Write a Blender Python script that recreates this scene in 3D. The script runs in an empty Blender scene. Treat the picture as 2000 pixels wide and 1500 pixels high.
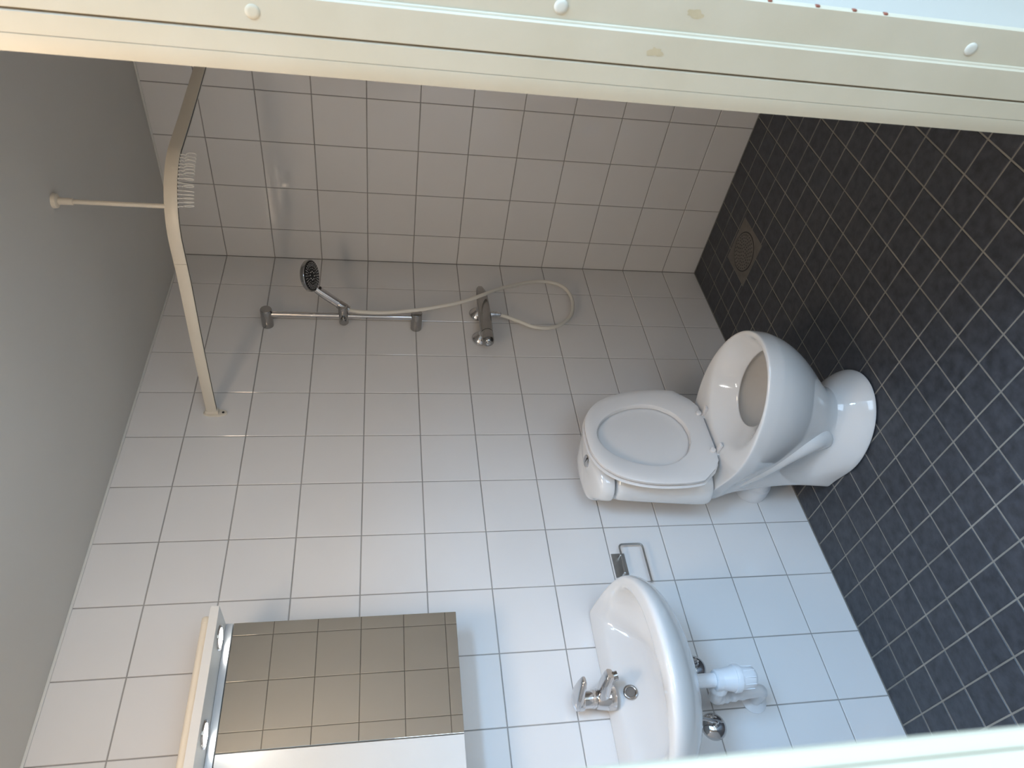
import bpy, bmesh, math, random
from mathutils import Vector, Matrix
random.seed(7)
SC = bpy.context.scene
COL = SC.collection
PI = math.pi

# ------------------------------------------------------------------ camera
FPX = 1390.99
CAM = Vector((-2.61817, -2.02686, 1.51626))
RX = Vector((-0.12017819, -0.13959037, -0.98288948))     # picture right (the photo is turned on its side)
RY = Vector((-0.73550013, 0.6774954, -0.00628836))       # picture down
RZ = Vector((0.66678089, 0.72215962, -0.18408891))       # forward
cd = bpy.data.cameras.new('camera')
cam = bpy.data.objects.new('camera', cd); COL.objects.link(cam)
cam.matrix_world = Matrix(((RX.x, -RY.x, -RZ.x, CAM.x), (RX.y, -RY.y, -RZ.y, CAM.y), (RX.z, -RY.z, -RZ.z, CAM.z), (0, 0, 0, 1)))
cd.sensor_fit = 'HORIZONTAL'; cd.sensor_width = 36.0; cd.lens = FPX / 2000 * 36.0
cd.clip_start = 0.02
cd.dof.use_dof = True; cd.dof.focus_distance = 2.5; cd.dof.aperture_fstop = 9.0
SC.camera = cam

# ------------------------------------------------------------------ world, daylight, exposure
w = bpy.data.worlds.new('world'); SC.world = w; w.use_nodes = True
bg = w.node_tree.nodes['Background']; bg.inputs[0].default_value = (0.62, 0.78, 1.0, 1); bg.inputs[1].default_value = 1.2
def area(name, loc, direction, sx, sy, power, col):
    l = bpy.data.lights.new(name, 'AREA'); l.shape = 'RECTANGLE'; l.size = sx; l.size_y = sy
    l.energy = power; l.color = col
    o = bpy.data.objects.new(name, l); COL.objects.link(o)
    o.location = loc; o.rotation_euler = Vector(direction).to_track_quat('-Z', 'Y').to_euler()
    return o
area('hall_window_daylight', (-2.85, -3.56, 0.85), (0.25, 1, -0.45), 2.0, 1.2, 21, (0.58, 0.78, 1.0))
area('hall_overhead_fill', (-2.0, -2.85, 2.44), (0, 0.0, -1), 1.0, 0.7, 54, (0.37, 0.64, 1.0))  # added overhead fill, brings blue light onto the lower back wall; no known source
vs = SC.view_settings
vs.view_transform = 'Standard'; vs.look = 'None'; vs.gamma = 1.0; vs.use_curve_mapping = False
vs.exposure = 0.9

# ------------------------------------------------------------------ materials
def mat(name, col, rough=0.5, metal=0.0, coat=0.0, var=0.0, scale=20.0, bump=0.0, bscale=40.0, col2=None, spec=0.5, detail=3.0, rvar=0.0):
    m = bpy.data.materials.new(name); m.use_nodes = True
    nt = m.node_tree; b = nt.nodes['Principled BSDF']
    b.inputs['Roughness'].default_value = rough; b.inputs['Metallic'].default_value = metal
    b.inputs['Coat Weight'].default_value = coat; b.inputs['Coat Roughness'].default_value = 0.05
    b.inputs['Specular IOR Level'].default_value = spec
    tc = nt.nodes.new('ShaderNodeTexCoord')
    nz = nt.nodes.new('ShaderNodeTexNoise'); nz.inputs['Scale'].default_value = scale; nz.inputs['Detail'].default_value = detail
    geo = nt.nodes.new('ShaderNodeNewGeometry')
    nt.links.new(geo.outputs['Position'], nz.inputs['Vector'])
    rp = nt.nodes.new('ShaderNodeValToRGB')
    c2 = col2 or tuple(c * (1 - var) for c in col)
    rp.color_ramp.elements[0].color = (*c2, 1); rp.color_ramp.elements[0].position = 0.3
    rp.color_ramp.elements[1].color = (*col, 1); rp.color_ramp.elements[1].position = 0.7
    nt.links.new(nz.outputs['Fac'], rp.inputs['Fac']); nt.links.new(rp.outputs['Color'], b.inputs['Base Color'])
    if bump:
        n2 = nt.nodes.new('ShaderNodeTexNoise'); n2.inputs['Scale'].default_value = bscale; n2.inputs['Detail'].default_value = 2
        nt.links.new(geo.outputs['Position'], n2.inputs['Vector'])
        bp = nt.nodes.new('ShaderNodeBump'); bp.inputs['Strength'].default_value = bump; bp.inputs['Distance'].default_value = 0.002
        nt.links.new(n2.outputs['Fac'], bp.inputs['Height']); nt.links.new(bp.outputs['Normal'], b.inputs['Normal'])
    if rvar:
        mr = nt.nodes.new('ShaderNodeMapRange'); mr.inputs['To Min'].default_value = rough - rvar; mr.inputs['To Max'].default_value = rough + rvar
        nt.links.new(nz.outputs['Fac'], mr.inputs['Value']); nt.links.new(mr.outputs['Result'], b.inputs['Roughness'])
    return m
def emit(name, col, s):
    m = bpy.data.materials.new(name); m.use_nodes = True
    b = m.node_tree.nodes['Principled BSDF']
    b.inputs['Emission Color'].default_value = (*col, 1); b.inputs['Emission Strength'].default_value = s
    return m
M = dict(
    tile=mat('white_glazed_tile', (0.80, 0.78, 0.755), 0.055, var=0.03, scale=3, bump=0.03, bscale=14),
    grout=mat('grey_wall_grout', (0.39, 0.37, 0.345), 0.9, var=0.28, scale=6, bump=0.3, bscale=300),
    ftile=mat('slate_floor_tile', (0.058, 0.063, 0.075), 0.42, col2=(0.026, 0.028, 0.034), scale=34, detail=8, bump=0.35, bscale=90, rvar=0.08),
    fgrout=mat('beige_floor_grout', (0.30, 0.285, 0.25), 0.9, var=0.3, scale=8, bump=0.3, bscale=300),
    ceil=mat('matte_ceiling_paint', (0.68, 0.665, 0.62), 0.9, var=0.04, scale=2, bump=0.1, bscale=120),
    sealant=mat('white_sealant', (0.75, 0.74, 0.70), 0.5, var=0.05),
    porc=mat('white_porcelain', (0.76, 0.745, 0.72), 0.07, coat=0.4, var=0.02, scale=3),
    porcin=mat('porcelain_shaded_bowl', (0.70, 0.66, 0.60), 0.15, var=0.10, scale=8),  # tan tone puts the shade inside the bowl into the colour
    plastic=mat('white_seat_plastic', (0.72, 0.685, 0.65), 0.22, var=0.02, scale=4),
    trap=mat('white_pipe_plastic', (0.82, 0.84, 0.86), 0.28, var=0.03),
    cream=mat('cream_aluminium_enamel', (0.76, 0.69, 0.57), 0.35, var=0.05, scale=6),
    hose=mat('cream_vinyl_hose', (0.78, 0.74, 0.65), 0.4, var=0.05, scale=8),
    hook=mat('clear_white_hook_plastic', (0.83, 0.81, 0.76), 0.3, var=0.04),
    frame=mat('cream_painted_wood', (0.56, 0.48, 0.35), 0.42, var=0.05, scale=9, bump=0.05, bscale=60, col2=(0.525, 0.445, 0.315)),
    chip=mat('bare_wood_chip', (0.30, 0.10, 0.06), 0.8, var=0.4, scale=200),
    stain=mat('ochre_paint_stain', (0.52, 0.41, 0.25), 0.5, var=0.12, scale=60),
    capm=mat('white_screw_cap', (0.60, 0.55, 0.45), 0.35, var=0.03),
    chrome=mat('polished_chrome', (0.62, 0.61, 0.61), 0.06, metal=1.0, var=0.03),
    chromed=mat('dark_chrome', (0.42, 0.41, 0.40), 0.14, metal=1.0, var=0.1, scale=40),  # darker, rougher chrome with a mottled tone
    steel=mat('brushed_steel', (0.45, 0.44, 0.42), 0.38, metal=1.0, var=0.15, scale=60),
    drain=mat('dull_drain_steel', (0.24, 0.22, 0.20), 0.5, metal=0.7, var=0.2, scale=30),
    black=mat('black_rubber', (0.012, 0.012, 0.012), 0.5, var=0.3),
    white=mat('white_cabinet_laminate', (0.68, 0.67, 0.64), 0.35, var=0.02),
    alu=mat('satin_aluminium', (0.72, 0.73, 0.74), 0.35, metal=0.6, var=0.04),
    mirror=mat('mirror_glass', (0.72, 0.73, 0.69), 0.004, metal=1.0, var=0.0),
    hallw=mat('white_hall_paint', (0.80, 0.80, 0.78), 0.8, var=0.03, scale=3),
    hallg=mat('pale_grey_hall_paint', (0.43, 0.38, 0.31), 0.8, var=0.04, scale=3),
    halld=mat('grey_beige_hall_paint', (0.36, 0.33, 0.29), 0.8, var=0.05, scale=3),
    hallf=mat('oak_hall_floor', (0.56, 0.43, 0.30), 0.45, var=0.2, scale=12),
    lens=emit('spot_lens_glow', (1.0, 0.98, 0.93), 14.0),
    opal=emit('opal_lamp_glow', (1.0, 0.78, 0.58), 12.5),
    nozzle=mat('grey_nozzle_rubber', (0.75, 0.75, 0.73), 0.5, var=0.1),
    ghost=mat('sticker_residue', (0.66, 0.66, 0.66), 0.35, var=0.1, scale=80),
)

# ------------------------------------------------------------------ mesh helpers
def mk(name, verts, faces, m, parent=None, smooth=35, loc=None):
    me = bpy.data.meshes.new(name); me.from_pydata([tuple(v) for v in verts], [], faces)
    bm = bmesh.new(); bm.from_mesh(me); bmesh.ops.recalc_face_normals(bm, faces=bm.faces); bm.to_mesh(me); bm.free()
    me.materials.append(m)
    if smooth:
        me.polygons.foreach_set('use_smooth', [True] * len(me.polygons)); me.set_sharp_from_angle(angle=math.radians(smooth))
    me.update()
    o = bpy.data.objects.new(name, me); COL.objects.link(o)
    if loc is not None: o.location = loc
    if parent: attach(o, parent)
    return o
def attach(o, parent):
    o.parent = parent
    o.matrix_parent_inverse = chain(parent).inverted()
def chain(p):
    mt = Matrix.LocRotScale(p.location, p.rotation_euler, p.scale)
    if p.parent: mt = chain(p.parent) @ p.matrix_parent_inverse @ mt
    return mt
def empty(name, loc):
    o = bpy.data.objects.new(name, None); COL.objects.link(o); o.location = loc; o.empty_display_size = 0.05
    return o
def tag(o, label, cat, group=None):
    o['label'] = label; o['category'] = cat
    if group: o['group'] = group
    return o
def struct(o, label=None):
    o['kind'] = 'structure'
    if label: o['label'] = label
    return o
def subsurf(o, n=2):
    md = o.modifiers.new('smooth', 'SUBSURF'); md.levels = n; md.render_levels = n
    return o
def boxdata(x0, x1, y0, y1, z0, z1, bev=0.0):
    bm = bmesh.new(); bmesh.ops.create_cube(bm, size=1)
    for v in bm.verts:
        v.co = Vector(((x0 + x1) / 2 + v.co.x * (x1 - x0), (y0 + y1) / 2 + v.co.y * (y1 - y0), (z0 + z1) / 2 + v.co.z * (z1 - z0)))
    if bev: bmesh.ops.bevel(bm, geom=bm.edges[:], offset=bev, segments=2, affect='EDGES', profile=0.6)
    bm.verts.ensure_lookup_table()
    V = [v.co.copy() for v in bm.verts]; F = [[v.index for v in f.verts] for f in bm.faces]
    bm.free(); return V, F
def box(name, x0, x1, y0, y1, z0, z1, m, parent=None, bev=0.0):
    V, F = boxdata(x0, x1, y0, y1, z0, z1, bev)
    return mk(name, V, F, m, parent, smooth=0)
def frame_of(d):
    d = Vector(d).normalized(); up = Vector((0, 0, 1)) if abs(d.z) < 0.9 else Vector((1, 0, 0))
    a = d.cross(up).normalized(); b = d.cross(a).normalized()
    return a, b, d
def lathe_data(prof, base, axis, n=24):
    """prof: (distance along axis, radius)"""
    a, b, d = frame_of(axis); base = Vector(base); V = []; F = []
    for s, r in prof:
        for k in range(n):
            t = 2 * PI * k / n; V.append(base + d * s + (a * math.cos(t) + b * math.sin(t)) * r)
    for i in range(len(prof) - 1):
        for k in range(n):
            F.append([i * n + k, i * n + (k + 1) % n, (i + 1) * n + (k + 1) % n, (i + 1) * n + k])
    F.append(list(range(n))); F.append([(len(prof) - 1) * n + k for k in range(n)])
    return V, F
def lathe(name, prof, base, axis, m, parent=None, n=24, smooth=35):
    V, F = lathe_data(prof, base, axis, n); return mk(name, V, F, m, parent, smooth)
def catmull(P, per=8, closed=False):
    P = [Vector(p) for p in P]; out = []; n = len(P)
    for i in range(n if closed else n - 1):
        p0 = P[(i - 1) % n] if closed or i > 0 else P[0] * 2 - P[1]
        p1 = P[i]; p2 = P[(i + 1) % n]
        p3 = P[(i + 2) % n] if closed or i + 2 < n else P[-1] * 2 - P[-2]
        for k in range(per):
            t = k / per
            out.append(0.5 * ((2 * p1) + (p2 - p0) * t + (2 * p0 - 5 * p1 + 4 * p2 - p3) * t * t + (3 * p1 - p0 - 3 * p2 + p3) * t ** 3))
    if not closed: out.append(P[-1])
    return out
def tube_data(P, r, n=12, closed=False):
    P = [Vector(p) for p in P]; V = []; F = []; m = len(P); nrm = None
    for i, p in enumerate(P):
        if closed: d = P[(i + 1) % m] - P[i - 1]
        else: d = P[min(i + 1, m - 1)] - P[max(i - 1, 0)]
        d.normalize()
        if nrm is None: nrm = frame_of(d)[0]
        else: nrm = (nrm - d * nrm.dot(d)).normalized()
        b = d.cross(nrm); rr = r[i] if isinstance(r, (list, tuple)) else r
        for k in range(n):
            t = 2 * PI * k / n; V.append(p + (nrm * math.cos(t) + b * math.sin(t)) * rr)
    for i in range(m if closed else m - 1):
        j = (i + 1) % m
        for k in range(n): F.append([i * n + k, i * n + (k + 1) % n, j * n + (k + 1) % n, j * n + k])
    if not closed: F.append(list(range(n))); F.append([(m - 1) * n + k for k in range(n)])
    return V, F
def tube(name, P, r, m, parent=None, n=12, closed=False):
    V, F = tube_data(P, r, n, closed); return mk(name, V, F, m, parent, smooth=50)
def strip_sweep(name, P, prof, m, parent=None):
    """sweep a 2D profile (side, up) along a nearly level path, up kept vertical"""
    P = [Vector(p) for p in P]; V = []; F = []; n = len(prof)
    for i, p in enumerate(P):
        d = P[min(i + 1, len(P) - 1)] - P[max(i - 1, 0)]; d.z = 0; d.normalize(); s = Vector((d.y, -d.x, 0))
        for a, b in prof: V.append(p + s * a + Vector((0, 0, b)))
    for i in range(len(P) - 1):
        for k in range(n): F.append([i * n + k, i * n + (k + 1) % n, (i + 1) * n + (k + 1) % n, (i + 1) * n + k])
    F.append(list(range(n))); F.append([(len(P) - 1) * n + k for k in range(n)])
    return mk(name, V, F, m, parent, smooth=40)
def plan_ring(z, yb, hb, ym, hm, yf, e=1.0, nf=10, ns=5, nb=3, zf=None):
    """closed plan outline: rounded nose at yf (room side), square-ish back at yb (wall side)"""
    R = []
    for k in range(nf + 1):                                    # nose centre -> widest point
        t = PI / 2 * (1 - k / nf)
        R.append((hm * math.cos(t) ** e, ym + (yf - ym) * math.sin(t) ** e))
    if hb is None:                                             # rounded back
        for k in range(1, ns + nb + 1):
            t = PI / 2 * k / (ns + nb); R.append((hm * math.cos(t), ym + (yb - ym) * math.sin(t)))
        R[-1] = (0.0, yb)
        full = R + [(-x, y) for x, y in reversed(R[1:-1])]
        return [Vector((x, y, (zf(x, y, z) if zf else z))) for x, y in full]
    for k in range(1, ns + 1):                                 # widest point -> back corner
        t = k / ns; R.append((hm + (hb - hm) * (1 - math.cos(t * PI)) / 2, ym + (yb - ym) * t))
    for k in range(1, nb + 1):
        R.append((hb * (1 - k / nb), yb))
    full = R + [(-x, y) for x, y in reversed(R[1:-1])]
    return [Vector((x, y, (zf(x, y, z) if zf else z))) for x, y in full]
def loft(name, rings, m, origin, parent=None, cap0=True, cap1=True, sub=2, smooth=60):
    V = []; F = []; n = len(rings[0]); o = Vector(origin)
    for r in rings: V += [v + o for v in r]
    for i in range(len(rings) - 1):
        for k in range(n): F.append([i * n + k, i * n + (k + 1) % n, (i + 1) * n + (k + 1) % n, (i + 1) * n + k])
    def cap(i):
        c = len(V); ring = rings[i]; cx = sum((v for v in ring), Vector()) / n; V.append(cx + o)
        for k in range(n): F.append([i * n + k, i * n + (k + 1) % n, c])
    if cap0: cap(0)
    if cap1: cap(len(rings) - 1)
    ob = mk(name, V, F, m, parent, smooth=smooth)
    if sub: subsurf(ob, sub)
    return ob

# ------------------------------------------------------------------ room shell
H = 2.357; D = 1.62; WT = 0.13; XL = -2.80
X0, X1 = -2.5507, -1.718            # door opening
YH = -D - WT                        # hall face of the door wall
PXH = 0.2027; A1 = 0.1894; PYH = 0.202; A2 = 0.1486; Z1 = 0.1667; PZ = 0.2
ROWS = [0.0] + [Z1 + 0.2 * k for k in range(11)] + [H]
TT = 0.006                          # tile thickness; tile faces lie on the room planes y = 0 and x = 0
G = 0.0033
_tile_cache = {}
def tile_mesh(a, b, t, bev, m, name='tile'):
    key = (round(a, 4), round(b, 4), m.name)
    if key in _tile_cache: return _tile_cache[key]
    a2, b2 = a / 2, b / 2
    V = [(-a2, -b2, -t), (a2, -b2, -t), (a2, b2, -t), (-a2, b2, -t), (-a2, -b2, -bev), (a2, -b2, -bev), (a2, b2, -bev), (-a2, b2, -bev),
         (-a2 + bev, -b2 + bev, 0), (a2 - bev, -b2 + bev, 0), (a2 - bev, b2 - bev, 0), (-a2 + bev, b2 - bev, 0)]
    F = [[8, 9, 10, 11]]
    for i in range(4):
        j = (i + 1) % 4; F += [[i, j, j + 4, i + 4], [i + 4, j + 4, j + 8, i + 8]]
    me = bpy.data.meshes.new(name); me.from_pydata(V, [], F); me.materials.append(m); me.update()
    _tile_cache[key] = me
    return me
def put_tile(parent, centre, ax, ay, az, a, b, m, t=TT, bev=0.0012, jit=0.0009):
    o = bpy.data.objects.new('tile', tile_mesh(a, b, t, bev, m)); COL.objects.link(o)
    R = Matrix((ax, ay, az)).transposed().to_4x4()
    J = Matrix.Rotation(random.uniform(-jit, jit), 4, 'X') @ Matrix.Rotation(random.uniform(-jit, jit), 4, 'Y')
    o.parent = parent
    o.matrix_local = Matrix.Translation(centre) @ R @ J
    return o
def tiled_wall(parent, us, vs_, place, m, skip=None):
    for i in range(len(us) - 1):
        for j in range(len(vs_) - 1):
            u0, u1 = us[i], us[i + 1]; v0, v1 = vs_[j], vs_[j + 1]
            if skip and skip(u0, u1, v0, v1): continue
            place(parent, (u0 + u1) / 2, (v0 + v1) / 2, u1 - u0 - G, v1 - v0 - G, m)
def colset(first, pitch, end):
    c = [0.0, first]
    while c[-1] + pitch < end - 0.01: c.append(c[-1] + pitch)
    c.append(end); return c

wb = struct(box('wall_back', XL - 0.1, 0.1, 0.0022, 0.1, -0.05, H + 0.02, M['grout']), 'white tiled wall behind basin and toilet')
tiled_wall(wb, colset(A1, PXH, -XL), ROWS, lambda p, u, v, a, b, m: put_tile(p, Vector((-u, 0, v)), Vector((1, 0, 0)), Vector((0, 0, 1)), Vector((0, -1, 0)), a, b, m), M['tile'])
wr = struct(box('wall_right', 0.0022, 0.1, YH - 0.0, 0.0022, -0.05, H + 0.02, M['grout']), 'white tiled shower wall meeting the corner')
tiled_wall(wr, colset(A2, PYH, D), ROWS, lambda p, u, v, a, b, m: put_tile(p, Vector((0, -u, v)), Vector((0, 1, 0)), Vector((0, 0, 1)), Vector((-1, 0, 0)), a, b, m), M['tile'])
# door wall, with the doorway; room side tiled (seen in the mirror)
DH = 2.07
wf = struct(box('wall_front', X1 + 0.04, 0.0022, YH, -D - 0.0022, -0.05, H + 0.02, M['grout']), 'tiled wall beside the doorway, seen in the mirror')
fcols = [0.0] + [0.0805 + 0.2105 * k for k in range(8)] + [-X1 - 0.04]
fcols = [c for c in fcols if c <= -X1 - 0.04 + 1e-6]
frows = [0.0] + [0.19 + 0.2 * k for k in range(11)] + [H]
tiled_wall(wf, fcols, frows, lambda p, u, v, a, b, m: put_tile(p, Vector((-u, -D, v)), Vector((-1, 0, 0)), Vector((0, 0, 1)), Vector((0, 1, 0)), a, b, m), M['tile'])
struct(box('wall_front_beside_door', XL - 0.1, X0 - 0.04, YH, -D, -0.05, H + 0.02, M['tile']))
struct(box('wall_front_over_door', X0 - 0.04, X1 + 0.04, YH, -D, DH + 0.04, H + 0.02, M['tile']))
wl = struct(box('wall_left', XL - 0.1, XL - 0.0022, -D, 0.0022, -0.05, H + 0.02, M['grout']))
V = []; F = []
lc = colset(0.15, PYH, D)
for i in range(len(lc) - 1):
    for j in range(len(ROWS) - 1):
        v, f = boxdata(XL - 0.004, XL, -lc[i + 1] + G / 2, -lc[i] - G / 2, ROWS[j] + G / 2, ROWS[j + 1] - G / 2)
        b0 = len(V); V += v; F += [[q + b0 for q in ff] for ff in f]
mk('tile_field', V, F, M['tile'], wl, smooth=0)['kind'] = 'stuff'
struct(box('ceiling', XL - 0.1, 0.1, YH, 0.1, H, H + 0.08, M['ceil']), 'plain matt grey-white ceiling')
struct(box('trim_1', XL, 0, -0.005, 0.0, H - 0.008, H, M['sealant'], bev=0.002), 'thin white sealant line under ceiling along back wall')
struct(box('trim_2', -0.005, 0.0, -D, -0.005, H - 0.008, H, M['sealant'], bev=0.002), 'thin white sealant line under ceiling along shower wall')

# floor: 10 cm slate tiles; the ones in view are single pieces
fl = struct(box('floor', XL - 0.1, 0.1, YH, 0.1, -0.06, -0.0016, M['fgrout']), 'small dark slate floor tiles with beige joints')
FP = 0.1; FPY = 0.1008; GF = 0.0046
DX0, DX1, DY0, DY1 = -0.412, -0.212, -0.467, -0.262          # floor drain plate
def project(p):
    q = Vector(p) - CAM; zz = q.dot(RZ)
    if zz < 0.05: return None
    return 1000 + FPX * q.dot(RX) / zz, 750 + FPX * q.dot(RY) / zz
cells = []
ny = int(D / FPY) + 1
for i in range(int(-XL / FP)):
    for j in range(ny):
        x1 = -i * FP - GF / 2; x0 = -(i + 1) * FP + GF / 2
        y1 = -j * FPY - GF / 2; y0 = max(-(j + 1) * FPY + GF / 2, -D)
        if y1 - y0 < 0.02: continue
        # cut round the drain plate
        if x0 < DX1 and x1 > DX0 and y0 < DY1 and y1 > DY0:
            done = False
            for (a0, a1, b0, b1) in ((x0, min(x1, DX0 - .002), y0, y1), (max(x0, DX1 + .002), x1, y0, y1), (max(x0, DX0), min(x1, DX1), y0, min(y1, DY0 - .002)), (max(x0, DX0), min(x1, DX1), max(y0, DY1 + .002), y1)):
                if a1 - a0 > 0.006 and b1 - b0 > 0.006: cells.append((a0, a1, b0, b1))
            continue
        cells.append((x0, x1, y0, y1))
vis = []; rest = []
for c in cells:
    p = project(((c[0] + c[1]) / 2, (c[2] + c[3]) / 2, 0))
    dist = (Vector(((c[0] + c[1]) / 2, (c[2] + c[3]) / 2, 0)) - CAM).length
    inside = p is not None and -40 < p[0] < 2040 and 40 < p[1] < 1540
    (vis if inside else rest).append((dist, c))
vis.sort(); rest += vis[300:]; vis = vis[:300]
for d_, (x0, x1, y0, y1) in vis:
    put_tile(fl, Vector(((x0 + x1) / 2, (y0 + y1) / 2, 0)), Vector((1, 0, 0)), Vector((0, 1, 0)), Vector((0, 0, 1)), x1 - x0, y1 - y0, M['ftile'], t=0.005, bev=0.0013, jit=0.003)
V = []; F = []
for d_, (x0, x1, y0, y1) in rest:
    b0 = len(V); z = 0.0; e = 0.0013
    V += [(x0, y0, -.005), (x1, y0, -.005), (x1, y1, -.005), (x0, y1, -.005), (x0 + e, y0 + e, z), (x1 - e, y0 + e, z), (x1 - e, y1 - e, z), (x0 + e, y1 - e, z)]
    F += [[b0 + 4, b0 + 5, b0 + 6, b0 + 7]] + [[b0 + i, b0 + (i + 1) % 4, b0 + 4 + (i + 1) % 4, b0 + 4 + i] for i in range(4)]
mk('tile_field', V, F, M['ftile'], fl, smooth=0)['kind'] = 'stuff'

# hall outside the doorway (behind the camera)
HX0, HX1, HY0, HH = -4.0, 0.1, -3.6, 2.45
struct(box('floor_hall', HX0, HX1, HY0, YH, -0.06, -0.002, M['hallf']))
struct(box('ceiling_hall', HX0, HX1, HY0 - 0.1, YH - 0.0042, HH, HH + 0.08, M['hallw']))
struct(box('wall_hall_left', HX0 - 0.1, HX0, HY0, YH, -0.05, HH, M['halld']))
struct(box('wall_hall_right', HX1, HX1 + 0.1, HY0, YH, -0.05, HH, M['hallw']))
V = []; F = []
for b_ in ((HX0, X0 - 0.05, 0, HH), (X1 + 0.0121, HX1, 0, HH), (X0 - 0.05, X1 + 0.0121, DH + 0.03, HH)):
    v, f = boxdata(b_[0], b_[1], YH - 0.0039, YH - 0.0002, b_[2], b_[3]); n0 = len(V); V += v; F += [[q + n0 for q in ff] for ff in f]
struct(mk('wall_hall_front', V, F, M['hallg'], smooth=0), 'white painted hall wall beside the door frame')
wx0, wx1, wz0, wz1 = -3.90, -1.80, 0.20, 1.50
V = []; F = []
for b_ in ((HX0, wx0, 0, HH), (wx1, HX1, 0, HH), (wx0, wx1, 0, wz0), (wx0, wx1, wz1, HH)):
    v, f = boxdata(b_[0], b_[1], HY0 - 0.1, HY0, b_[2], b_[3]); n0 = len(V); V += v; F += [[q + n0 for q in ff] for ff in f]
struct(mk('wall_hall_back', V, F, M['hallw'], smooth=0))
win = struct(empty('window_1', ((wx0 + wx1) / 2, HY0, wz0)))
for a, b, c_, d_ in ((wx0, wx0 + .05, wz0, wz1), (wx1 - .05, wx1, wz0, wz1), (wx0 + .05, wx1 - .05, wz0, wz0 + .05), (wx0 + .05, wx1 - .05, wz1 - .05, wz1), (-2.88, -2.82, wz0 + .05, wz1 - .05)):
    box('window_frame', a, b, HY0 - 0.08, HY0 - 0.03, c_, d_, M['hallw'], win)

rl = struct(empty('overhead_fill_frame', (-2.0, -2.85, HH)), 'made-up frame round the added fill light under the hall ceiling')  # unseen frame, added only to house the overhead fill light
for x0_, x1_, y0_, y1_ in ((-2.55, -2.5, -3.25, -2.45), (-1.5, -1.45, -3.25, -2.45), (-2.5, -1.5, -3.25, -3.2), (-2.5, -1.5, -2.5, -2.45)):
    box('window_frame', x0_, x1_, y0_, y1_, HH - 0.03, HH - 0.0005, M['hallw'], rl)  # pieces of the made-up frame round the fill light

# ------------------------------------------------------------------ door frame
df = struct(empty('door_1', (X1, -D - 0.06, 0)), 'cream painted wooden door frame around the bathroom doorway')
def prism(name, poly, z0, z1, m, parent):
    n = len(poly); V = [(x, y, z0) for x, y in poly] + [(x, y, z1) for x, y in poly]
    F = [[i, (i + 1) % n, n + (i + 1) % n, n + i] for i in range(n)] + [list(range(n)), list(range(n, 2 * n))]
    return mk(name, V, F, m, parent, smooth=20)
def jamb(s, xe):
    """s = +1: right jamb, opening towards -x"""
    f = lambda d, y: (xe + s * d, y)
    # room-side edge strip, lining, stop with a shadow groove, rebate
    prism('lining', [f(0.0, -1.6235), f(0.0, -1.6335), f(0.001, -1.6338), f(0.03, -1.6338), f(0.03, -1.612), f(0.002, -1.612)], 0, DH, M['frame'], df)
    prism('lining', [f(0.0, -1.6345), f(0.0, -1.6585), f(0.0015, -1.6598), f(0.03, -1.6598), f(0.03, -1.6341), f(0.0008, -1.6341)], 0, DH, M['frame'], df)
    prism('stop', [f(-0.001, -1.6635), f(0.0, -1.6625), f(0.03, -1.6625), f(0.03, -1.7045), f(0.0008, -1.7045), f(-0.001, -1.7025)], 0, DH, M['frame'], df)
    prism('gasket', [f(0.0012, -1.7046), f(0.03, -1.7046), f(0.03, -1.7075), f(0.0028, -1.7075), f(0.0018, -1.7068)], 0, DH, M['frame'], df)
    prism('jamb', [f(0.0042, -1.7076), f(0.04, -1.7076), f(0.04, YH + 0.0), f(0.012, YH), f(0.012, YH - 0.004), f(0.0062, YH - 0.004), f(0.0042, YH - 0.002)], 0, DH, M['frame'], df)
jamb(1, X1)
# left jamb, hall-side casing close to the lens
prism('jamb', [(X0 - 0.04, -1.612), (X0 - 0.004, -1.612), (X0 - 0.004, YH + 0.012), (X0 - 0.04, YH + 0.012)], 0, DH, M['frame'], df)
prism('casing', [(X0 - 0.0092, YH + 0.0122), (X0, YH + 0.0122), (X0, YH + 0.003), (X0 - 0.002, YH), (X0 - 0.0085, YH), (X0 - 0.0092, YH + 0.002)], 0, DH, M['frame'], df)
prism('casing', [(X0 - 0.07, YH + 0.0122), (X0 - 0.0096, YH + 0.0122), (X0 - 0.0096, YH + 0.001), (X0 - 0.0105, YH - 0.0055), (X0 - 0.07, YH - 0.0055)], 0, DH, M['frame'], df)
box('door_head', X0 - 0.04, X1 + 0.04, YH - 0.004, -1.612, DH + 0.0005, DH + 0.04, M['frame'], df)
xf = X1 + 0.0042
for y, z in ((-1.722, 1.302), (-1.7235, 0.729)):
    lathe('screw_cap', [(0, 0.0085), (0.0008, 0.0085), (0.0016, 0.0075), (0.002, 0.004)], (xf, y, z), (-1, 0, 0), M['capm'], df, n=20)
lathe('screw_cap', [(0, 0.0085), (0.0004, 0.0085), (0.0009, 0.0078), (0.001, 0.004)], (X1 - 0.001, -1.683, 1.662), (-1, 0, 0), M['frame'], df, n=20)
for z in (1.039, 0.973, 0.921, 0.876):
    V, F = boxdata(X1 + 0.0045, X1 + 0.0095, YH - 0.0055, YH - 0.0025, z - 0.003, z + 0.003, 0.0012)
    mk('wood_chip', V, F, M['chip'], df)
def blot(cx, y, z, ry, rz, m, n=16):
    V = []; 
    for k in range(n):
        t = 2 * PI * k / n; q = 0.5 + 0.7 * random.random()
        V.append((cx, y + math.cos(t) * ry * q, z + math.sin(t) * rz * q))
    mk('paint_stain', V, [list(range(n))], m, df, smooth=0)
blot(X1 - 0.0012, -1.682, 1.17, 0.007, 0.012, M['stain'])
blot(X1 + 0.0040, -1.730, 1.131, 0.006, 0.012, M['stain'])

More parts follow.
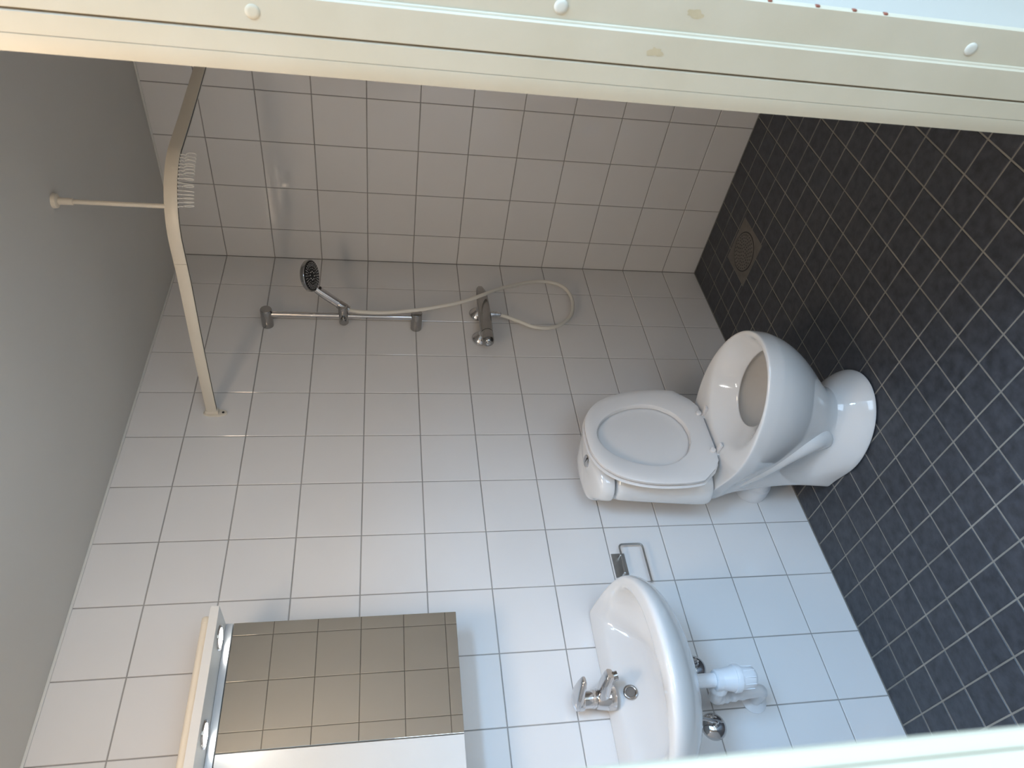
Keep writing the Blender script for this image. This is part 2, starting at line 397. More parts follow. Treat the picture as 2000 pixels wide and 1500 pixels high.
# ------------------------------------------------------------------ toilet
XT = -1.25
toi = empty('toilet', (XT, -0.36, 0))
tag(toi, 'white porcelain toilet with raised seat and lid against its tank', 'toilet')
P0 = (XT, 0, 0)
rings = [plan_ring(*a) for a in (
    (0.0, -.17, .125, -.36, .160, -.578), (0.006, -.17, .125, -.36, .160, -.578), (0.020, -.17, .123, -.36, .156, -.574),
    (0.055, -.168, .118, -.34, .137, -.552), (0.100, -.165, .112, -.33, .104, -.508), (0.14, -.16, .110, -.40, .100, -.54),
    (0.20, -.155, .110, -.44, .122, -.605), (0.27, -.145, .114, -.46, .154, -.672), (0.335, -.13, .112, -.45, .179, -.715),
    (0.380, -.11, .118, -.42, .191, -.733), (0.392, -.105, .122, -.42, .193, -.736), (0.426, -.105, .124, -.42, .1945, -.7385), (0.4340, -.105, .124, -.42, .1942, -.738),
    (0.4366, -.107, .123, -.42, .1922, -.736), (0.4375, -.112, .120, -.42, .187, -.731), (0.4366, -.318, None, -.50, .168, -.722), (0.431, -.328, None, -.505, .157, -.715),
    (0.400, -.365, None, -.52, .124, -.700), (0.374, -.400, None, -.535, .097, -.683), (0.3705, -.402, None, -.535, .096, -.682), (0.368, -.401, None, -.535, .0965, -.6825))]
loft('bowl', rings, M['porc'], (XT - .010, 0, 0), toi, cap0=True, cap1=False)
rin = [plan_ring(*a) for a in ((0.3675, -.398, None, -.535, .098, -.684), (0.362, -.39, None, -.535, .108, -.690), (0.32, -.385, None, -.53, .108, -.685), (0.26, -.40, None, -.52, .095, -.655), (0.20, -.43, None, -.51, .06, -.60), (0.17, -.46, None, -.51, .035, -.56))]
loft('bowl_interior', rin, M['porcin'], (XT - .010, 0, 0), toi, cap0=False, cap1=True)
# moulded trapway on both flanks
for s in (-1, 1):
    P = catmull([(XT - .01 + s * .085, -.19, .335), (XT - .01 + s * .098, -.26, .300), (XT - .01 + s * .104, -.335, .255), (XT - .01 + s * .100, -.388, .205), (XT - .01 + s * .088, -.408, .150), (XT - .01 + s * .070, -.385, .108), (XT - .01 + s * .045, -.33, .08)], 6)
    rr = [0.036 + 0.007 * math.sin(PI * i / (len(P) - 1)) for i in range(len(P))]
    tube('trapway', P, rr, M['porc'], toi, n=20)
for x, y, z in ((-1.362, -.425, .048), (-1.376, -.36, .050)):
    lathe('bolt_cap', [(-0.01, .008), (0.004, .008), (0.006, .006), (0.0066, .002)], (x, y, z), (-.75, -.25, .6), M['cream'], toi, n=16)
# tank: narrow at the wall, widest near the front, arched top
tk = [plan_ring(z, yb, hb, -.165, hm, yf, e=0.72) for z, yb, hb, hm, yf in (
    (.437, -.085, .115, .164, -.240), (.443, -.080, .122, .172, -.246), (.46, -.075, .126, .176, -.249), (.60, -.075, .112, .165, -.247), (.74, -.075, .096, .151, -.242), (.768, -.075, .094, .148, -.240))]
loft('tank', tk, M['porc'], P0, toi)
arch = lambda x, y, z: z - 1.1 * x * x
cv = [plan_ring(z, yb, hb, -.165, hm, yf, e=0.75, zf=(arch if k > 1 else None)) for k, (z, yb, hb, hm, yf) in enumerate((
    (.770, -.072, .096, .149, -.241), (.773, -.070, .098, .152, -.244), (.820, -.070, .097, .150, -.242), (.835, -.074, .092, .142, -.234), (.841, -.085, .080, .122, -.216), (.843, -.11, .05, .07, -.18)))]
loft('tank_cover', cv, M['porc'], P0, toi)
fb = lathe('flush_button', [(-.004, .021), (.003, .021), (.0045, .019), (.004, .015)], (XT - .02, -.195, .8405), (0, -.08, 1), M['chrome'], toi, n=28)
box('button_split', XT - .0205, XT - .0195, -.213, -.177, .8425, .8452, M['black'], fb)
# lid and seat ring, tipped up against the tank
HZ = .448; HYv = -.286
LUP = Vector((0, .022, .45)).normalized(); LN = Vector((1, 0, 0)).cross(LUP); LN = LN if LN.y < 0 else -LN
def leaf(u, v, d): return Vector((XT + .004 + u, HYv, HZ - .014)) + LUP * v + LN * d
OUT = [(0, .430), (.06, .425), (.115, .400), (.158, .354), (.185, .290), (.199, .215), (.201, .130), (.194, .075), (.150, .024), (.118, .004), (.06, .0), (0, .0)]
def outline(sc=1.0, cv_=.23, dens=4):
    R = catmull([Vector((u, v, 0)) for u, v in OUT[:8]], dens) + [Vector((u, v, 0)) for u, v in OUT[8:-1]]
    full = [(p.x, p.y) for p in R] + [(0, 0.0)] + [(-p.x, p.y) for p in reversed(R[1:])]
    return [(u * sc, cv_ + (v - cv_) * sc) for u, v in full]
def plate(name, m, d0, d1, sc, hole=None, rim=0.004):
    o1 = outline(sc); n = len(o1); V = []; F = []
    prof = [(1.0, d0), (1.0, d1 - rim), (1 - rim * 1.6 / .2, d1 - rim * .25), (1 - rim * 4.2 / .2, d1)]
    sgn = [(d0 + rim, 1.0)]
    for q, d in [(1 - .012, d0)] + [(1.0, d0 + (rim if d1 > d0 else -rim) * .6)] + prof[1:]:
        for u, v in o1: V.append(leaf(u * q, .23 + (v - .23) * q, d))
    k = 5
    for i in range(k - 1):
        for j in range(n): F.append([i * n + j, i * n + (j + 1) % n, (i + 1) * n + (j + 1) % n, (i + 1) * n + j])
    if hole:
        hu, hv, hc = hole
        def ell(f, d):
            out = []
            for u, v in o1:
                a = math.atan2((v - hc) / hv, u / hu)
                e = 1 + .10 * math.sin(a)                   # egg: narrower towards the tip
                out.append(leaf(hu * f * math.cos(a) * (1 - .13 * math.sin(a)), hc + hv * f * math.sin(a), d))
            return out
        base = len(V)
        for f, d in ((1.045, d1), (1.012, d1 - .0015), (1.0, d1 - .005), (1.0, d0)): V += ell(f, d)
        lay = [(k - 1) * n] + [base + i * n for i in range(4)] + [0]
        for a_, b_ in zip(lay[:-1], lay[1:]):
            for j in range(n): F.append([a_ + j, a_ + (j + 1) % n, b_ + (j + 1) % n, b_ + j])
    else:
        c0 = len(V); V.append(leaf(0, .23, d1)); V.append(leaf(0, .23, d0))
        for j in range(n): F.append([(k - 1) * n + j, (k - 1) * n + (j + 1) % n, c0]); F.append([j, (j + 1) % n, c0 + 1])
    return mk(name, V, F, m, toi, smooth=38)
plate('lid', M['plastic'], 0.0, .009, 0.985)
plate('seat', M['plastic'], .013, .031, 0.965, hole=(.124, .155, .232), rim=.005)
for u in (-.078, .078):
    h = lathe('hinge', [(-.013, .0055), (-.011, .0075), (.011, .0075), (.013, .0055)], leaf(u, .004, .016) + Vector((0, 0, 0)), (1, 0, 0), M['plastic'], toi, n=20)
    lathe('hinge_pin', [(0, .0095), (.006, .0095), (.008, .008), (.009, .003)], leaf(u, .022, .030), tuple(LN), M['plastic'], h, n=20)
    V, F = boxdata(XT + .004 + u - .008, XT + .004 + u + .008, HYv - .062, HYv - .018, HZ - .013, HZ - .003, .003)
    mk('hinge_foot', V, F, M['plastic'], h)
# outlet collar into the wall
oc = lathe('outlet_collar', [(0.001, .058), (.02, .060), (.055, .058), (.06, .053), (.075, .053), (.08, .050), (.092, .050), (.097, .047), (.115, .047), (.19, .046)], (XT - .018, 0, .178), (0, -1, 0), M['trap'], toi, n=32)
# ghost of a removed sticker on the tank flank
def flank(y, z): return Vector((XT - .1935 + .35 * (y + .19) ** 2 * 4, y, z))

# ------------------------------------------------------------------ wash basin
XS = -1.985
bas = empty('wash_basin', (XS, 0, .7))
tag(bas, 'white porcelain wall-hung wash basin with curved front', 'basin')
def lift(x, y, z): return z + .026 * max(0.0, min(1.0, (y + .075) / .055)) if z > .80 else z
def lift2(x, y, z): return z + .026 * max(0.0, min(1.0, (y + .22) / .20)) if z > .80 else z
br = [plan_ring(*a[:6], e=.92, zf=(lift2 if k < 9 else lift)) for k, a in enumerate((
    (.716, -.06, .05, -.18, .085, -.26), (.719, -.03, .10, -.18, .13, -.29), (.735, -.004, .17, -.17, .19, -.335), (.765, 0, .22, -.16, .240, -.385),
    (.796, 0, .255, -.15, .272, -.420), (.822, 0, .274, -.14, .285, -.438), (.841, 0, .281, -.13, .289, -.445), (.8515, -.001, .2805, -.13, .285, -.439),
    (.853, -.003, .276, -.135, .278, -.428), (.8525, -.046, .248, -.165, .264, -.395), (.849, -.056, .234, -.175, .254, -.376), (.838, -.063, .220, -.185, .247, -.363),
    (.80, -.074, .185, -.19, .232, -.343), (.762, -.092, .150, -.195, .195, -.312), (.748, -.12, .095, -.195, .135, -.27), (.744, -.16, .03, -.195, .04, -.225)))]
loft('basin', br, M['porc'], (XS, 0, 0), bas)
ov = [Vector((XS + .014 + .0165 * math.cos(t), -.0725 - .12 * .0165 * math.sin(t) * -1, .826 + .0165 * math.sin(t))) for t in [2 * PI * k / 24 for k in range(24)]]
tube('overflow_ring', ov, .0042, M['chromed'], bas, n=10, closed=True)
lathe('overflow_hole', [(0, .015), (.003, .015)], (XS + .014, -.070, .826), (0, -1, .1), M['drain'], bas, n=24)
lathe('drain_ring', [(0, .032), (.002, .032), (.003, .022), (.001, .020)], (XS, -.195, .7445), (0, 0, 1), M['chrome'], bas, n=28)

# faucet, spout swung slightly to the right
fx, fy, fz = XS + .008, -.058, .872
fau = empty('basin_faucet', (fx, fy, fz)); tag(fau, 'chrome single-lever mixer tap standing on the wash basin', 'faucet')
ang = math.radians(22); SD = Vector((math.sin(ang), -math.cos(ang), 0))
lathe('body', [(0, .0325), (.003, .0335), (.016, .033), (.034, .030), (.050, .027), (.052, .025)], (fx, fy, fz), (0, 0, 1), M['chrome'], fau, n=36)
lathe('neck', [(0, .0225), (.006, .0225), (.007, .0248), (.014, .0248), (.015, .0232), (.044, .0232)], (fx, fy, fz + .050), (0, 0, 1), M['chrome'], fau, n=36)
def sweep_rect(name, secs, m, parent):
    """secs: (centre, half width, half height, direction)"""
    V = []; F = []; n = 16
    for c, hw, hh, d in secs:
        d = Vector(d).normalized(); s = d.cross(Vector((0, 0, 1))).normalized(); u = s.cross(d)
        for k in range(n):
            t = 2 * PI * k / n
            cx = math.copysign(abs(math.cos(t)) ** .55, math.cos(t)); cy = math.copysign(abs(math.sin(t)) ** .55, math.sin(t))
            V.append(Vector(c) + s * cx * hw + u * cy * hh)
    for i in range(len(secs) - 1):
        for k in range(n): F.append([i * n + k, i * n + (k + 1) % n, (i + 1) * n + (k + 1) % n, (i + 1) * n + k])
    F.append(list(range(n))); F.append([(len(secs) - 1) * n + k for k in range(n)])
    return mk(name, V, F, m, parent, smooth=45)
Fb = Vector((fx, fy, fz)); dn = SD + Vector((0, 0, -.18))
sweep_rect('spout', [(Fb + SD * .0 + Vector((0, 0, .030)), .026, .020, dn), (Fb + SD * .03 + Vector((0, 0, .034)), .022, .018, dn), (Fb + SD * .06 + Vector((0, 0, .031)), .019, .0145, dn), (Fb + SD * .086 + Vector((0, 0, .026)), .0175, .012, dn), (Fb + SD * .094 + Vector((0, 0, .0245)), .015, .009, dn)], M['chrome'], fau)
lathe('aerator', [(0, .0135), (.006, .0135), (.007, .0122), (.015, .0122), (.016, .009)], Fb + SD * .080 + Vector((0, 0, .017)), (SD.x * .3, SD.y * .3, -1), M['chromed'], fau, n=24)
lv = Fb + Vector((0, 0, .092)); du = SD + Vector((0, 0, -.16))
lathe('lever_cap', [(0, .0275), (.003, .029), (.016, .0285), (.024, .0255), (.029, .017), (.030, .004)], Fb + Vector((0, 0, .088)), (SD.x * -.06, SD.y * -.06, 1), M['chrome'], fau, n=36)
sweep_rect('lever', [(lv + SD * .0 + Vector((0, 0, .012)), .0285, .0125, du), (lv + SD * .025 + Vector((0, 0, .011)), .0265, .0120, du), (lv + SD * .055 + Vector((0, 0, .0065)), .019, .0095, du), (lv + SD * .074 + Vector((0, 0, .003)), .0125, .0065, du), (lv + SD * .078 + Vector((0, 0, .0022)), .010, .004, du)], M['chrome'], fau)

# bottle trap below the basin
tx, ty = XS - .012, -.195
tr = empty('bottle_trap', (tx, ty, .52)); tag(tr, 'white plastic bottle trap and waste pipe under the basin', 'drain trap')
lathe('tailpiece', [(0, .0185), (.12, .0185)], (tx, ty, .600), (0, 0, 1), M['trap'], tr, n=28)
bt = lathe('bottle', [(0, .022), (.004, .0265), (.012, .0285), (.044, .0315), (.046, .0315), (.047, .036), (.058, .037), (.062, .0355), (.063, .033), (.088, .029), (.098, .0265), (.099, .0285), (.113, .0275), (.116, .024)], (tx, ty, .516), (0, 0, 1), M['trap'], tr, n=36)
for k in range(10):
    t = 2 * PI * k / 10
    V, F = boxdata(-.0015, .0015, -.0015, .0015, .524, .556, .0005)
    mk('grip_rib', [Vector((tx + math.cos(t) * .0297, ty + math.sin(t) * .0297, 0)) + v for v in V], F, M['trap'], bt)
P = catmull([(tx, ty + .01, .612), (tx - .018, ty + .05, .612), (tx - .018, ty + .085, .600), (tx - .012, ty + .10, .57), (tx - .006, ty + .105, .52), (tx - .002, ty + .108, .475), (tx, ty + .112, .452), (tx, ty + .135, .438), (tx, ty + .165, .436), (tx, ty + .193, .436)], 6)
rr = [.0175 + (.0022 * math.sin(i * 2.1) if 8 < i < 26 else 0) for i in range(len(P))]
tube('waste_pipe', P, rr, M['trap'], tr, n=20)
lathe('union_nut', [(0, .024), (.004, .026), (.024, .026), (.028, .022)], (tx - .003, ty + .012, .611), (-.3, 1, 0), M['trap'], tr, n=20)
lathe('wall_rosette', [(0, .037), (.003, .037), (.007, .030), (.010, .022)], (tx, 0, .436), (0, -1, 0), M['trap'], tr, n=32)

# supply pipes with chrome rosettes
for x, z, lab in ((-1.893, .590, 'chrome pipe rosette half hidden by the basin, beside the trap'), (-2.058, .582, 'fully visible domed chrome pipe rosette left of the trap')):
    o = empty('pipe_rosette', (x, 0, z)); tag(o, lab, 'pipe cover', 'chrome supply rosettes under the basin')
    lathe('cover', [(0.0, .0375), (.003, .0375), (.010, .034), (.017, .026), (.021, .017), (.0225, .008)], (x, 0, z), (0, -1, 0), M['chrome'], o, n=40)
    lathe('nut', [(0, .009), (.008, .009), (.009, .0075), (.012, .0075)], (x, -.019, z), (0, -1, 0), M['chrome'], o, n=12)
    tube('supply_pipe', catmull([(x, -.026, z), (x, -.038, z + .004), (x + (XS - x) * .06, -.045, z + .02), (x + (XS - x) * .25, -.05, z + .08), (x + (XS - x) * .45, -.055, z + .14)], 6), .0055, M['chrome'], o, n=14)

# ------------------------------------------------------------------ toilet paper holder
ph = empty('toilet_paper_holder', (-1.55, 0, .74)); tag(ph, 'brushed steel toilet paper holder without roll, between basin and toilet', 'paper holder')
box('plate', -1.592, -1.507, -.003, 0, .717, .762, M['steel'], ph, bev=.0006)
tube('wire', catmull([(-1.584, -.020, .736), (-1.56, -.021, .736), (-1.52, -.022, .735), (-1.496, -.022, .735), (-1.487, -.022, .731), (-1.484, -.022, .722), (-1.484, -.022, .69), (-1.484, -.022, .668), (-1.487, -.022, .659), (-1.496, -.022, .6555), (-1.53, -.022, .6555), (-1.62, -.022, .6555)], 5), .0031, M['steel'], ph, n=12)
for x in (-1.584, -1.522):
    lathe('stud', [(0, .0055), (.022, .0048), (.023, .003)], (x, -.002, .736), (0, -1, 0), M['steel'], ph, n=14)
lathe('end_stop', [(0, .0048), (.004, .0048)], (-1.618, -.022, .6555), (-1, 0, 0), M['steel'], ph, n=12)

# ------------------------------------------------------------------ mirror cabinet
MY = -.158; CX0, CX1 = -2.350, -1.750; MX = -2.066
mc = empty('mirror_cabinet', (-2.05, 0, 1.30)); tag(mc, 'white mirror cabinet with lit spotlight canopy above the basin', 'cabinet')
box('body', CX0 + .004, CX1 - .004, MY + .022, 0, 1.312, 1.903, M['white'], mc)
box('fascia', CX0, CX1, MY, MY + .022, 1.886, 1.9035, M['alu'], mc, bev=.0008)
md = box('mirror_door', MX + .0015, CX1, MY + .005, MY + .0215, 1.303, 1.8835, M['white'], mc)
box('mirror', MX + .0015, CX1, MY, MY + .0049, 1.303, 1.8835, M['mirror'], md, bev=.0006)
box('door', CX0, MX - .0015, MY, MY + .0215, 1.303, 1.8835, M['white'], mc, bev=.0012)
box('canopy', CX0, CX1, -.262, 0, 1.904, 1.925, M['white'], mc, bev=.0006)
for x in (-1.808, -2.036, -2.264):
    sp = lathe('spotlight', [(0, .032), (.0025, .031), (.003, .026), (.001, .0255)], (x, -.205, 1.9035), (0, 0, -1), M['chrome'], mc, n=32)
    lathe('lens', [(0.0, .0245), (.002, .0235), (.0026, .012)], (x, -.205, 1.9030), (0, 0, -1), M['lens'], sp, n=28)
    l = bpy.data.lights.new('spot_bulb', 'SPOT'); l.energy = 0.7; l.color = (1.0, .97, .90); l.spot_size = math.radians(125); l.spot_blend = .9; l.shadow_soft_size = .02
    lo = bpy.data.objects.new('spot_bulb', l); COL.objects.link(lo); lo.location = (x, -.205, 1.899)
rod = tube('spare_curtain_rod', [(-1.762, -.215, 1.9379), (-1.775, -.215, 1.9379), (-1.777, -.215, 1.9379), (-2.62, -.215, 1.9379)], .0128, M['cream'], n=24)
tag(rod, 'cream tube lying on top of the mirror cabinet', 'tube')
lathe('end_cap', [(0, .0134), (.014, .0134), (.016, .012)], (-1.776, -.215, 1.9379), (1, 0, 0), M['cream'], rod, n=24)

# ------------------------------------------------------------------ shower curtain rail
sr = empty('shower_curtain_rail', (-.897, 0, 2.09)); tag(sr, 'cream curved shower curtain rail with post to the ceiling', 'curtain rail')
path = [(-.897, -.004, 2.089), (-.900, -.15, 2.086), (-.905, -.40, 2.078), (-.909, -.60, 2.070)]
for k in range(0, 9):
    a = PI / 2 * k / 8; path.append((-.709 - .20 * math.cos(a), -.725 - .20 * math.sin(a), 2.068))
path += [(-.55, -.926, 2.072), (-.30, -.93, 2.080), (-.004, -.935, 2.090)]
path = catmull(path, 4)
PR = [(-.0065, -.0165), (-.0035, -.0165), (-.0035, -.0135), (.0035, -.0135), (.0035, -.0165), (.0065, -.0165), (.0078, -.012), (.0078, .015), (.006, .0175), (-.006, .0175), (-.0078, .015), (-.0078, -.012)]
jn = next(i for i, p in enumerate(path) if p.y < -.66)
strip_sweep('rail', path[:jn + 1], PR, M['cream'], sr)
g = (path[jn + 1] - path[jn]).normalized() * .0012
strip_sweep('rail_bend', [path[jn] + g] + path[jn + 1:], PR, M['cream'], sr)
strip_sweep('glide_track', [p + Vector((0, 0, -.0005)) for p in path], [(-.0034, -.016), (.0034, -.016), (.0034, -.0136), (-.0034, -.0136)], M['black'], sr)
def bracket(c, ax, nrm):
    a = Vector(ax); nv = Vector(nrm); c = Vector(c)
    V = []; F = []; n = 28
    for d, q in ((0, 1), (.004, 1), (.006, .93)):
        for k in range(n):
            t = 2 * PI * k / n; V.append(c + a * .016 * q * math.copysign(abs(math.cos(t)) ** .8, math.cos(t)) + Vector((0, 0, 1)) * .040 * q * math.sin(t) + nv * d)
    for i in range(2):
        for k in range(n): F.append([i * n + k, i * n + (k + 1) % n, (i + 1) * n + (k + 1) % n, (i + 1) * n + k])
    F.append(list(range(n))); F.append([2 * n + k for k in range(n)])
    b = mk('wall_bracket', V, F, M['cream'], sr)
    for s in (1, -1):
        lathe('screw_hole', [(0, .0045), (.0006, .0045)], c + Vector((0, 0, .0265 * s)) + nv * .0058, tuple(nv), M['black'], b, n=14)
    e = Vector((abs(a.x), abs(a.y), 0)) * .0125 
    return b
bk = bracket((-.897, 0, 2.080), (1, 0, 0), (0, -1, 0))
V, F = boxdata(-.897 - .0105, -.897 + .0105, -.022, -.005, 2.068, 2.111, .003); mk('socket', V, F, M['cream'], bk)
bk = bracket((0, -.935, 2.082), (0, 1, 0), (-1, 0, 0))
V, F = boxdata(-.022, -.005, -.935 - .0105, -.935 + .0105, 2.069, 2.112, .003); mk('socket', V, F, M['cream'], bk)
px, py = -.878, -.838
lathe('ceiling_post', [(0, .0062), (.225, .0062), (.226, .0092), (.285, .0095)], (px, py, 2.083), (0, 0, 1), M['cream'], sr, n=20)
lathe('ceiling_flange', [(0, .012), (.004, .0185), (.010, .0195), (.014, .0195)], (px, py, H - .014), (0, 0, 1), M['cream'], sr, n=24)
# curtain hooks bunched on the bend
bend = [p for p in path if -.905 < p.x < -.70 and p.y < -.79]
L = [0.0]
for a, b in zip(bend[:-1], bend[1:]): L.append(L[-1] + (b - a).length)
def along(s):
    for i in range(len(L) - 1):
        if L[i + 1] >= s:
            t = (s - L[i]) / (L[i + 1] - L[i]); return bend[i].lerp(bend[i + 1], t), (bend[i + 1] - bend[i]).normalized()
    return bend[-1], (bend[-1] - bend[-2]).normalized()
NH = 15
for k in range(NH):
    s = L[-1] * (.20 + .62 * k / (NH - 1))
    c, t = along(s); c = c + Vector((0, 0, -.0165)); side = Vector((t.y, -t.x, 0)); wob = random.uniform(-.006, .006)
    pts = [(0, .002), (.002, -.006), (-.001, -.012), (.005, -.017), (.0075, -.027), (.006, -.036), (.001, -.0405), (-.005, -.037), (-.0065, -.028), (-.004, -.021), (.000, -.016)]
    P = [c + (side * math.cos(.6 * wob * 100) + t * math.sin(.6 * wob * 100)) * u + Vector((0, 0, v)) + t * wob * (-v / .04) for u, v in pts]
    hk = tube('curtain_hook', catmull(P, 4), .0013, M['hook'], n=8)
    tag(hk, 'small clear-white curtain hook bunched on the bend of the curtain rail', 'curtain hook', 'curtain hooks on the rail bend')
    lathe('glider', [(0, .003), (.003, .0034), (.004, .002)], c + Vector((0, 0, -.002)), (0, 0, 1), M['hook'], hk, n=10)

# ------------------------------------------------------------------ shower
bx, by = -.436, -.060
sb = empty('shower_rail', (bx, 0, 1.36)); tag(sb, 'chrome vertical shower riser rail on the tiled wall', 'shower rail')
lathe('bar', [(0, .0115), (.60, .0115)], (bx, by, 1.362), (0, 0, 1), M['chrome'], sb, n=28)
for z in (1.366, 1.951):
    lathe('end_mount', [(0, .022), (.001, .0228), (.052, .0228), (.0535, .0222), (.082, .0222), (.085, .0205), (.086, .004)], (bx, 0, z), (0, -1, 0), M['chromed'], sb, n=36)
sl = lathe('slider', [(0, .0165), (.003, .0185), (.086, .0185), (.089, .017), (.090, .004)], (bx - .002, by + .036, 1.655), (-.04, -1, .02), M['chromed'], sb, n=32)
lathe('lock_knob', [(0, .010), (.008, .0125), (.020, .0125), (.023, .010)], (bx - .016, by, 1.655), (-1, 0, 0), M['chromed'], sl, n=24)
lathe('cradle', [(-.018, .0150), (-.015, .0172), (.015, .0172), (.018, .0158)], (bx + .006, by - .045, 1.660), (.10, -.55, .82), M['chromed'], sl, n=28)
hs = empty('hand_shower', (bx, by - .05, 1.66)); tag(hs, 'chrome hand shower with black round spray face on riser rail', 'hand shower')
hc = Vector((-.408, -.236, 1.770)); hn = Vector((-.26, -.30, -.92)).normalized()
h0 = Vector((bx + .004, by - .030, 1.634)); he = (h0 - hc); he = (he - hn * he.dot(hn)).normalized(); h1 = hc - hn * .012 + he * .060
P = catmull([h0, h0.lerp(h1, .33) + Vector((0, .004, .0)), h0.lerp(h1, .66) + Vector((0, .002, .002)), h1, hc - hn * .018 + he * .03], 6)
rr = [.0135 + .0040 * math.sin(PI * min(1, i / (len(P) - 1) * 1.15)) for i in range(len(P))]
tube('handle', P, rr, M['chrome'], hs, n=24)
hd = lathe('head', [(-.030, .018), (-.027, .034), (-.020, .054), (-.013, .0605), (-.002, .0618), (0, .0605)], hc, tuple(hn), M['chromed'], hs, n=48)
fc = lathe('spray_face', [(0, .0575), (.0012, .0570), (.0022, .054)], hc, tuple(hn), M['black'], hd, n=48)
a_, b_, d_ = frame_of(hn)
V = []; F = []
def dot(c, r, h):
    v, f = lathe_data([(0, r), (h, r * .8)], c, hn, 6); n0 = len(V); V.extend(v); F.extend([[q + n0 for q in ff] for ff in f])
for ring, cnt, r in ((.0495, 28, .0015), (.0435, 28, .0014), (.0375, 28, .0013), (.028, 14, .0014), (.016, 8, .0026)):
    for k in range(cnt):
        t = 2 * PI * (k + (.5 if ring == .044 else 0)) / cnt
        dot(hc + hn * .002 + (a_ * math.cos(t) + b_ * math.sin(t)) * ring, r, .0016)
nz = mk('nozzles', V, F, M['nozzle'], hd, smooth=0); nz['kind'] = 'stuff'
V, F = boxdata(-.006, .006, -.006, .006, -.004, .010, .002)
lc_ = hc + he * .0655 + hn * .003
mk('spray_lever', [lc_ + a_ * v.x + b_ * v.y + d_ * v.z for v in V], F, M['black'], hs)
# mixer
mx0, mx1, my, mz = -.592, -.248, -.070, 1.086
mi = empty('shower_mixer', (-.42, 0, mz)); tag(mi, 'chrome bar shower mixer mounted on the tiled wall', 'mixer')
def bar(name, secs, m, parent):
    V = []; F = []; n = 28
    for x, ry, rz, dz in secs:
        for k in range(n):
            t = 2 * PI * k / n; V.append(Vector((x, my + math.cos(t) * ry, mz + dz + math.sin(t) * rz)))
    for i in range(len(secs) - 1):
        for k in range(n): F.append([i * n + k, i * n + (k + 1) % n, (i + 1) * n + (k + 1) % n, (i + 1) * n + k])
    F.append(list(range(n))); F.append([(len(secs) - 1) * n + k for k in range(n)])
    return mk(name, V, F, m, parent, smooth=40)
bar('body', [(mx0 + .062, .0245, .0245, 0), (-.50, .026, .026, 0), (-.42, .0275, .0275, 0), (-.36, .0265, .026, 0), (mx1 - .062, .0245, .0240, 0)], M['chromed'], mi)
bar('knob', [(mx0 + .061, .0235, .0235, 0), (mx0 + .058, .0250, .0250, 0), (mx0 + .02, .0250, .0250, 0), (mx0 + .006, .0225, .0225, 0), (mx0, .016, .016, 0)], M['chromed'], mi)
lathe('knob_emblem', [(0, .009), (.0012, .009), (.0016, .006)], (mx0, my, mz), (-1, 0, 0), M['chrome'], mi, n=24)
bar('knob', [(mx1 - .061, .0235, .0235, 0), (mx1 - .058, .0245, .0245, 0), (mx1 - .03, .0225, .021, .002), (mx1 - .01, .0185, .015, .005), (mx1, .011, .007, .008)], M['chromed'], mi)
for x in (-.345, -.495):
    lathe('rosette', [(0, .0375), (.003, .0375), (.009, .0355), (.020, .027), (.030, .018), (.052, .0165)], (x, 0, mz + .016), (0, -1, -.22), M['chrome'], mi, n=36)
ox = -.416
lathe('hose_outlet', [(0, .012), (.020, .012), (.021, .0102), (.024, .0102), (.025, .0118), (.034, .0118), (.035, .0090), (.046, .0088)], (ox, my, mz - .022), (0, 0, -1), M['chrome'], mi, n=20)
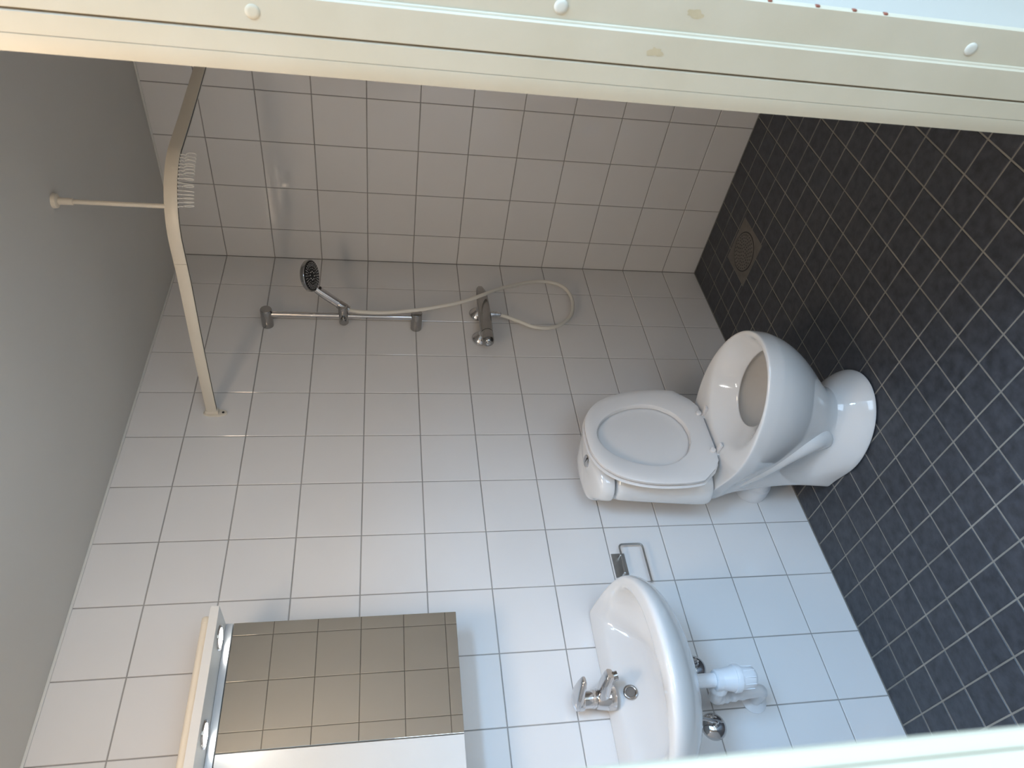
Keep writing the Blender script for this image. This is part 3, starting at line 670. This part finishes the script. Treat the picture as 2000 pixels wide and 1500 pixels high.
HP = [(ox, my, 1.030), (-.421, -.062, .992), (-.445, -.054, .930), (-.463, -.048, .882), (-.466, -.044, .829), (-.451, -.040, .78), (-.425, -.038, .742), (-.372, -.035, .698), (-.316, -.033, .680), (-.262, -.033, .673), (-.212, -.036, .684), (-.178, -.040, .712), (-.163, -.044, .752), (-.168, -.052, .808), (-.190, -.062, .865), (-.224, -.074, .925), (-.285, -.100, 1.01), (-.362, -.124, 1.10), (-.396, -.120, 1.17), (-.417, -.112, 1.25), (-.438, -.104, 1.355), (-.452, -.098, 1.477), (-.450, -.094, 1.575), (-.438, -.090, 1.622), h0]
hz = tube('shower_hose', catmull(HP, 6), .0077, M['hose'], n=16)
tag(hz, 'cream plastic shower hose looping from mixer to hand shower', 'hose')
lathe('hose_ferrule', [(0, .0085), (.014, .0085), (.015, .0075)], (ox, my, 1.032), (-.06, .05, -1), M['chromed'], hz, n=18)

# ------------------------------------------------------------------ ceiling lamp (its light shows in the tiles)
cl = empty('ceiling_lamp', (-2.26, -1.15, H)); tag(cl, 'round opal ceiling lamp near the door', 'lamp')
lathe('base', [(0, .225), (.018, .225), (.020, .217)], (-2.26, -1.15, H), (0, 0, -1), M['white'], cl, n=40)
lathe('shade', [(0, .215), (.03, .213), (.055, .185), (.072, .12), (.078, .02)], (-2.26, -1.15, H - .020), (0, 0, -1), M['opal'], cl, n=40)

# ------------------------------------------------------------------ floor drain
fd = empty('floor_drain', ((DX0 + DX1) / 2, (DY0 + DY1) / 2, 0)); tag(fd, 'square steel floor drain with round perforated grate', 'drain')
cx, cy = (DX0 + DX1) / 2 , (DY0 + DY1) / 2
V, F = boxdata(DX0, DX1, DY0, DY1, -.006, -.001, .001); mk('plate', V, F, M['drain'], fd)
lathe('gap_ring', [(0, .0835), (.0006, .0835)], (cx, cy, -.001), (0, 0, 1), M['black'], fd, n=48)
gr = lathe('grate', [(0, .0795), (.0014, .0792), (.0022, .077)], (cx, cy, -.0008), (0, 0, 1), M['drain'], fd, n=48)
V = []; F = []
for ring, cnt in ((.070, 26), (.057, 22), (.044, 17), (.031, 12), (.018, 7), (0, 1)):
    for k in range(cnt):
        t = 2 * PI * k / cnt + ring * 40
        v, f = lathe_data([(0, .0031), (.0004, .0031)], (cx + ring * math.cos(t), cy + ring * math.sin(t), .0012), (0, 0, 1), 8); n0 = len(V); V += v; F += [[q + n0 for q in ff] for ff in f]
hl = mk('grate_holes', V, F, M['black'], fd, smooth=0); hl['kind'] = 'stuff'
